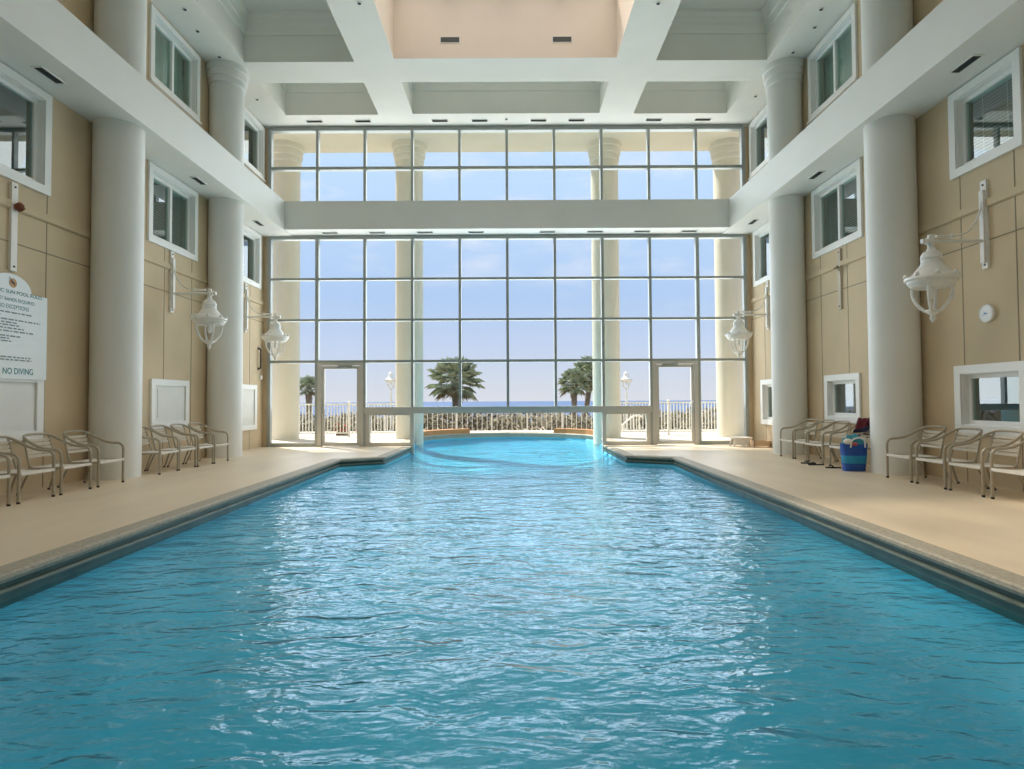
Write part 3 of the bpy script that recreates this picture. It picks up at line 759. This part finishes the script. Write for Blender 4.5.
# red garment over the chair back
def cloth(name, mat, x0, x1, y0, y1, zf, label, cat):
    bm = NB(); n, m = 14, 14; vs = []
    for i in range(n + 1):
        for j in range(m + 1):
            a, b = i / n, j / m
            p = zf(a, b); vs.append(bm.verts.new(p))
    for i in range(n):
        for j in range(m):
            k = i * (m + 1) + j; bm.faces.new((vs[k], vs[k + 1], vs[k + m + 2], vs[k + m + 1]))
    bmesh.ops.solidify(bm, geom=bm.faces[:], thickness=.02)
    o = finish(name, bm, mat, None, True); tag(o, label, cat)
def fold(a, b):  # over the back rail: hangs on both sides
    s_ = (b - .45) * .62; y = 10.42 + .40 * a + .02 * math.sin(b * 9 + a * 5)
    r_ = .03; top = .825
    if s_ < -.04: x, z = 6.36 - r_ - .02 * math.sin(a * 11) - (-s_) * .30 - .02, top + (s_ + .04) - .005
    elif s_ > .04: x, z = 6.36 + r_ + .03 + .02 * math.sin(a * 9), top - (s_ - .04)
    else: x, z = 6.36 + s_ * .9, top + .05 * math.cos(s_ / .04 * 1.2) + .04 * math.sin(a * 7)
    return (x, y, z + .03 * math.sin(a * 10 + b * 4))
cloth('red_garment', M_red, 0, 0, 0, 0, fold, 'dark red garment thrown over the chair back behind the blue bag', 'garment')
def fold2(a, b):
    y = 10.30 + .10 * a + .02 * math.sin(b * 8); s_ = b
    x = 5.98 + .34 * s_; z = .66 + .10 * s_ * s_ + .03 * math.sin(a * 6 + b * 9) - .10 * (abs(a - .4) ** 2)
    return (x, y, z)
cloth('dark_garment', M_navy, 0, 0, 0, 0, fold2, 'dark garment on the chair arm above the blue bag', 'garment')
def sandal(x, y, rz, label):
    t = empty('sandal', (x, y, 0), rz); tag(t, label, 'sandal', 'black sandals under the far right chairs')
    bm = NB(); vs = []
    pts = [(.045 * math.sin(2 * PI * k / 20) * (1.0 if math.cos(2 * PI * k / 20) > 0 else .8), .13 * math.cos(2 * PI * k / 20)) for k in range(20)]
    a = [bm.verts.new((x_, y_, 0)) for x_, y_ in pts]; b = [bm.verts.new((x_, y_, .022)) for x_, y_ in pts]
    bm.faces.new(a[::-1]); bm.faces.new(b)
    for k in range(20): bm.faces.new((a[k], a[(k + 1) % 20], b[(k + 1) % 20], b[k]))
    finish('sole', bm, M_rubber, t)
    bm = NB(); tube(bm, smoothpath([(-.045, .0, .02), (-.02, .03, .05), (0, .07, .035), (.02, .03, .05), (.045, 0, .02)], 3), .008, 6); finish('strap', bm, M_rubber, t)
sandal(5.64, 11.26, 1.2, 'black sandal on the deck by the far foot of the third right chair')
sandal(5.64, 11.0, 1.5, 'black sandal on the deck by the near foot of the third right chair')
sandal(5.70, 10.50, 1.4, 'black sandal on the deck left of the blue beach bag')

# ------------------------------------------------------------------ pool rules sign
sy, sz0, sz1 = 7.98, 1.535, 2.715
t = empty('pool_rules_sign', (-W + .035, sy, sz0)); tag(t, 'white pool rules sign with arched top and green lettering on the left wall', 'sign')
bm = NB(); H_ = sz1 - sz0
pts = [(-.63, 0), (.63, 0), (.63, H_), (.345, H_)] + [(.345 * math.cos(a), H_ + .225 * math.sin(a)) for a in [PI * k / 24 for k in range(1, 24)]] + [(-.345, H_), (-.63, H_)]
f0 = [bm.verts.new((.03, y, z)) for y, z in pts]; b0 = [bm.verts.new((.008, y, z)) for y, z in pts]
bm.faces.new(f0); bm.faces.new(b0[::-1])
for k in range(len(pts)): bm.faces.new((f0[k], b0[k], b0[(k + 1) % len(pts)], f0[(k + 1) % len(pts)]))
finish('board', bm, M_sign, t)
def text(s, yc, zc, width, height, mat, bold=.0, nm='lettering'):
    cu = bpy.data.curves.new('lettering', 'FONT'); cu.body = s; cu.align_x = 'CENTER'; cu.align_y = 'CENTER'; cu.size = 1; cu.offset = bold
    tmp = bpy.data.objects.new('lettering', cu); col.objects.link(tmp)
    bpy.context.view_layer.update()
    me = bpy.data.meshes.new_from_object(tmp.evaluated_get(bpy.context.evaluated_depsgraph_get()))
    bpy.data.objects.remove(tmp)
    xs_ = [q.co.x for q in me.vertices]; ys_ = [q.co.y for q in me.vertices]
    sx = width / (max(xs_) - min(xs_)); sy_ = height / (max(ys_) - min(ys_)); cx = (max(xs_) + min(xs_)) / 2; cy = (max(ys_) + min(ys_)) / 2
    for q in me.vertices: q.co = Vector((.032, yc + (q.co.x - cx) * sx, zc + (q.co.y - cy) * sy_))
    me.materials.clear(); me.materials.append(mat)
    o = bpy.data.objects.new(nm, me); col.objects.link(o); o.parent = t
    return o
text('MAJESTIC SUN POOL RULES', .05, 1.155, .96, .062, M_teal, .01)
text('WRIST BANDS REQUIRED', .05, 1.055, .70, .055, M_teal)
text('NO EXCEPTIONS', .05, .965, .50, .055, M_teal)
text('NO DIVING', .14, .105, .50, .085, M_teal, .012)
bm = NB(); rs = random.Random(5)
for z, y0, y1 in ((.885, -.5, .36), (.845, -.5, -.15), (.79, -.5, .50), (.75, -.5, .10), (.715, -.5, .14), (.675, -.5, .22), (.635, -.5, .38), (.57, -.5, .16), (.535, -.5, .0), (.50, -.5, .02), (.29, -.5, .36), (.255, -.5, .36)):
    y = y0
    while y < y1:
        l = min(rs.uniform(.03, .10), y1 - y); quad(bm, [(.0325, y, z - .009), (.0325, y + l, z - .009), (.0325, y + l, z + .009), (.0325, y, z + .009)]); y += l + .018
finish('small_print', bm, M_ink, t)
bm = NB()
def disc(bm, x, y, z, r_, n=24):
    bm.faces.new([bm.verts.new((x, y + r_ * math.cos(2 * PI * k / n), z + r_ * math.sin(2 * PI * k / n))) for k in range(n)])
disc(bm, .033, .03, 1.285, .062); em = finish('emblem', bm, M_gold, t)
bm = NB()
for pts in ([(-.05, .06), (-.015, .03), (.0, -.01), (-.03, .0)], [(-.03, .02), (.02, -.03), (.04, -.02), (.01, .02)], [(-.075, .085), (-.05, .04), (-.04, .05)]):
    bm.faces.new([bm.verts.new((.0345, .03 + y, 1.285 + z)) for y, z in pts])
finish('emblem_bird', bm, M_brown, em)

# ------------------------------------------------------------------ clock, hook, switch
t = empty('wall_clock', (W, 8.2, 2.37), PI); tag(t, 'small round white clock on the right wall', 'clock')
def disc_lathe(prof, mat, nm, par):
    bm = NB(); lathe(bm, prof, 32); o = finish(nm, bm, mat, par, True)
    o.rotation_euler = (0, PI / 2, 0); return o
disc_lathe([(.12, 0), (.126, .02), (.122, .045), (.110, .05), (.107, .038)], M_trimw, 'case', t)
disc_lathe([(.108, .040), (.107, .044)], M_face, 'face', t)
bm = NB()
for k in range(12):
    a = PI * k / 6; r0 = .088
    quad(bm, [(.0465, math.cos(a) * r0 - .003, math.sin(a) * r0 - .003), (.0465, math.cos(a) * r0 + .003, math.sin(a) * r0 - .003), (.0465, math.cos(a) * r0 + .003, math.sin(a) * r0 + .003), (.0465, math.cos(a) * r0 - .003, math.sin(a) * r0 + .003)])
finish('hour_marks', bm, M_ink, t)
bm = NB()
for a, l in ((2.5, .05), (3.6, .075)):
    c_, s_ = math.cos(a), math.sin(a); quad(bm, [(.047, -s_ * .003, c_ * .003), (.047, s_ * .003, -c_ * .003), (.047, c_ * l + s_ * .002, s_ * l - c_ * .002), (.047, c_ * l - s_ * .002, s_ * l + c_ * .002)])
quad(bm, [(.0466, -.03, -.012), (.0466, .03, -.012), (.0466, .03, .004), (.0466, -.03, .004)])
finish('hand', bm, M_clockblue, t)

t = empty('wall_hook', (-W, 15.97, 2.05)); tag(t, 'black upright pull handle on the left wall by the glass wall', 'handle')
bm = NB(); tube(bm, smoothpath([(.0, 0, .05), (.06, 0, .07), (.07, 0, .15), (.07, 0, .5), (.06, 0, .57), (0, 0, .59)], 4), .022, 8); finish('grip', bm, M_blk, t, True)
bm = NB()
for z in (.05, .59): tube(bm, [(-.005, 0, z), (.015, 0, z)], .04, 12)
finish('rosette', bm, M_blk, t)
t = empty('switch_box', (-W, 16.08, 1.82)); tag(t, 'small white switch box on the left wall below the black handle', 'switch')
bm = NB(); box(bm, 0, .05, -.06, .06, 0, .11); o = finish('housing', bm, M_plast, t)
bm = NB(); box(bm, .05, .062, -.02, .02, .035, .075); finish('rocker', bm, M_trimw, t)

# ------------------------------------------------------------------ stool and box by the glass wall
t = empty('step_stool', (6.05, 15.62, 0)); tag(t, 'low white plastic step stool beside the right end of the glass wall', 'stool')
bm = NB(); box(bm, -.24, .24, -.15, .15, .19, .235); finish('top', bm, M_plast, t)
for sx in (-1, 1):
    for sy_ in (-1, 1):
        bm = NB(); tube(bm, [(sx * .2, sy_ * .115, .19), (sx * .23, sy_ * .14, 0)], [.03, .026], 8); finish('leg', bm, M_plast, t)
for sy_ in (-1, 1):
    bm = NB(); box(bm, -.215, .215, sy_ * .125 - .01, sy_ * .125 + .01, .06, .19); finish('skirt', bm, M_plast, t)
t = empty('wooden_crate', (6.41, 15.28, 0)); tag(t, 'low pale wooden crate at the foot of the right wall near the glass', 'crate')
bm = NB(); box(bm, -.2, .2, -.14, .14, 0, .02); box(bm, -.2, .2, -.14, -.125, .03, .16); box(bm, -.2, .2, .125, .14, .03, .16); finish('body', bm, M_wood, t)
for sx in (-1, 1):
    bm = NB(); box(bm, sx * .2 - .012, sx * .2 + .012, -.14, .14, 0, .17); finish('end_panel', bm, M_wood, t)
t = empty('plastic_block', (6.02, 15.36, 0)); tag(t, 'small white block on the deck in front of the step stool', 'block')
bm = NB(); box(bm, -.035, .035, -.03, .03, 0, .05); box(bm, -.025, .025, -.02, .02, .05, .09); finish('body', bm, M_plast, t)

# ------------------------------------------------------------------ vents and downlights
def vent_proto():
    t = empty('ceiling_vent')
    bm = NB()
    for a in (((-.22, .22), (-.075, -.06)), ((-.22, .22), (.06, .075)), ((-.22, -.205), (-.06, .06)), ((.205, .22), (-.06, .06))): box(bm, a[0][0], a[0][1], a[1][0], a[1][1], -.012, .002)
    finish('frame', bm, M_white, t)
    bm = NB(); box(bm, -.205, .205, -.06, .06, -.003, .001); finish('duct', bm, M_grille, t)
    bm = NB()
    for k in range(7): y = -.05 + .0167 * k; quad(bm, [(-.205, y, -.010), (.205, y, -.010), (.205, y + .007, -.003), (-.205, y + .007, -.003)])
    finish('louvre', bm, M_alu, t)
    return t
vp = vent_proto(); vu = [0]
def vent(loc, rz, label, group, rx=0.0):
    if not vu[0]: o = vp; vu[0] = 1
    else: o = dup(vp)
    o.location = loc; o.rotation_euler = (rx, 0, rz); tag(o, label, 'vent', group)
ordn = ['leftmost', 'second from the left', 'third from the left', 'fourth from the left', 'fourth from the right', 'third from the right', 'second from the right', 'rightmost']
for k, x in enumerate((-5.16, -3.86, -1.79, -.72, .86, 1.88, 3.96, 5.28)): vent((x, 15.93, ZC), 0, 'dark grille in the ceiling above the top windows, %s of eight' % ordn[k], 'ceiling grilles above the top windows')
for k, x in enumerate((-4.75, -3.48, -2.2, -.83, 1.08, 2.36, 3.62, 4.88)): vent((x, 15.97, ZB0 + .02), 0, 'dark grille under the wide cross beam, %s of eight' % ordn[k], 'grilles under the cross beam')
for y, w_ in ((8.14, 'near'), (12.1, 'middle'), (15.0, 'farthest')): vent((-6.25, y, ZB0), PI / 2, '%s dark grille under the left balcony beam' % w_, 'grilles under the balcony beams')
for y, w_ in ((7.97, 'near'), (11.95, 'middle'), (15.1, 'farthest')): vent((6.25, y, ZB0), -PI / 2, '%s dark grille under the right balcony beam' % w_, 'grilles under the balcony beams')
for x, w_ in ((-1.22, 'left'), (1.25, 'right')): vent((x, 12.995, 9.16), 0, '%s of the two grilles on the peach wall of the skylight well' % w_, 'grilles in the skylight well', PI / 2)
def dl_proto():
    t = empty('downlight')
    bm = NB(); lathe(bm, [(.055, 0), (.058, -.008), (.04, -.014), (.036, 0)], 20, caps=False); finish('trim_ring', bm, M_trimw, t, True)
    bm = NB(); lathe(bm, [(.036, -.002), (.03, -.02), (.012, -.025)], 16); finish('lens', bm, M_grille, t, True)
    return t
dp = dl_proto(); du = [0]
for x, y, lab in ((-6.13, 11.31, 'ceiling downlight above the left upper window, nearest of its row'), (-6.24, 11.99, 'ceiling downlight above the middle of the left upper window'), (-6.24, 12.9, 'ceiling downlight beside the far left capital'),
                  (-6.2, 14.75, 'ceiling downlight between the far left capital and the glass wall'), (-2.75, 11.16, 'ceiling downlight on the beam left of the skylight well'), (2.92, 11.2, 'ceiling downlight on the beam right of the skylight well'),
                  (6.12, 11.39, 'ceiling downlight above the right upper window, nearest of its row'), (6.28, 11.95, 'ceiling downlight above the middle of the right upper window'), (6.25, 12.82, 'ceiling downlight beside the far right capital'),
                  (6.2, 14.7, 'ceiling downlight between the far right capital and the glass wall'), (0, 15.85, 'small ceiling downlight midway among the top grilles')):
    o = dp if not du[0] else dup(dp); du[0] = 1; o.location = (x, y, ZC); tag(o, lab, 'downlight', 'ceiling downlights')

# ------------------------------------------------------------------ small things outside
t = empty('stair_rail', (at(634, 23.3), 23.3, 0)); tag(t, 'white sloping handrail outside right of the right exterior column', 'handrail')
bm = NB(); tube(bm, smoothpath([(-.5, 0, .22), (-.1, 0, .55), (.12, 0, .62), (.3, 0, .58)], 4), .035, 8); finish('rail', bm, M_fence, t, True)
for x, h in ((-.45, .25), (.2, .6)):
    bm = NB(); tube(bm, [(x, 0, 0), (x, 0, h)], .03, 8); finish('post', bm, M_fence, t)
t = empty('flower_bush', (at(343, 21.6), 21.6, 0)); tag(t, 'red flowering bush behind the fence in the left doorway', 'bush')
rs = random.Random(9)
for nm, mat, cnt, szz in (('foliage', M_scrub, 160, .07), ('flowers', M_flower, 70, .05)):
    bm = NB()
    for k in range(cnt):
        p = Vector((rs.gauss(0, .13), rs.gauss(0, .08), rs.uniform(.02, .42))); a = Vector((rs.uniform(-1, 1), rs.uniform(-1, 1), rs.uniform(-1, 1))).normalized(); b = a.orthogonal()
        quad(bm, [p + a * szz, p + b * szz * .5, p - a * szz, p - b * szz * .5])
    finish(nm, bm, mat, t)
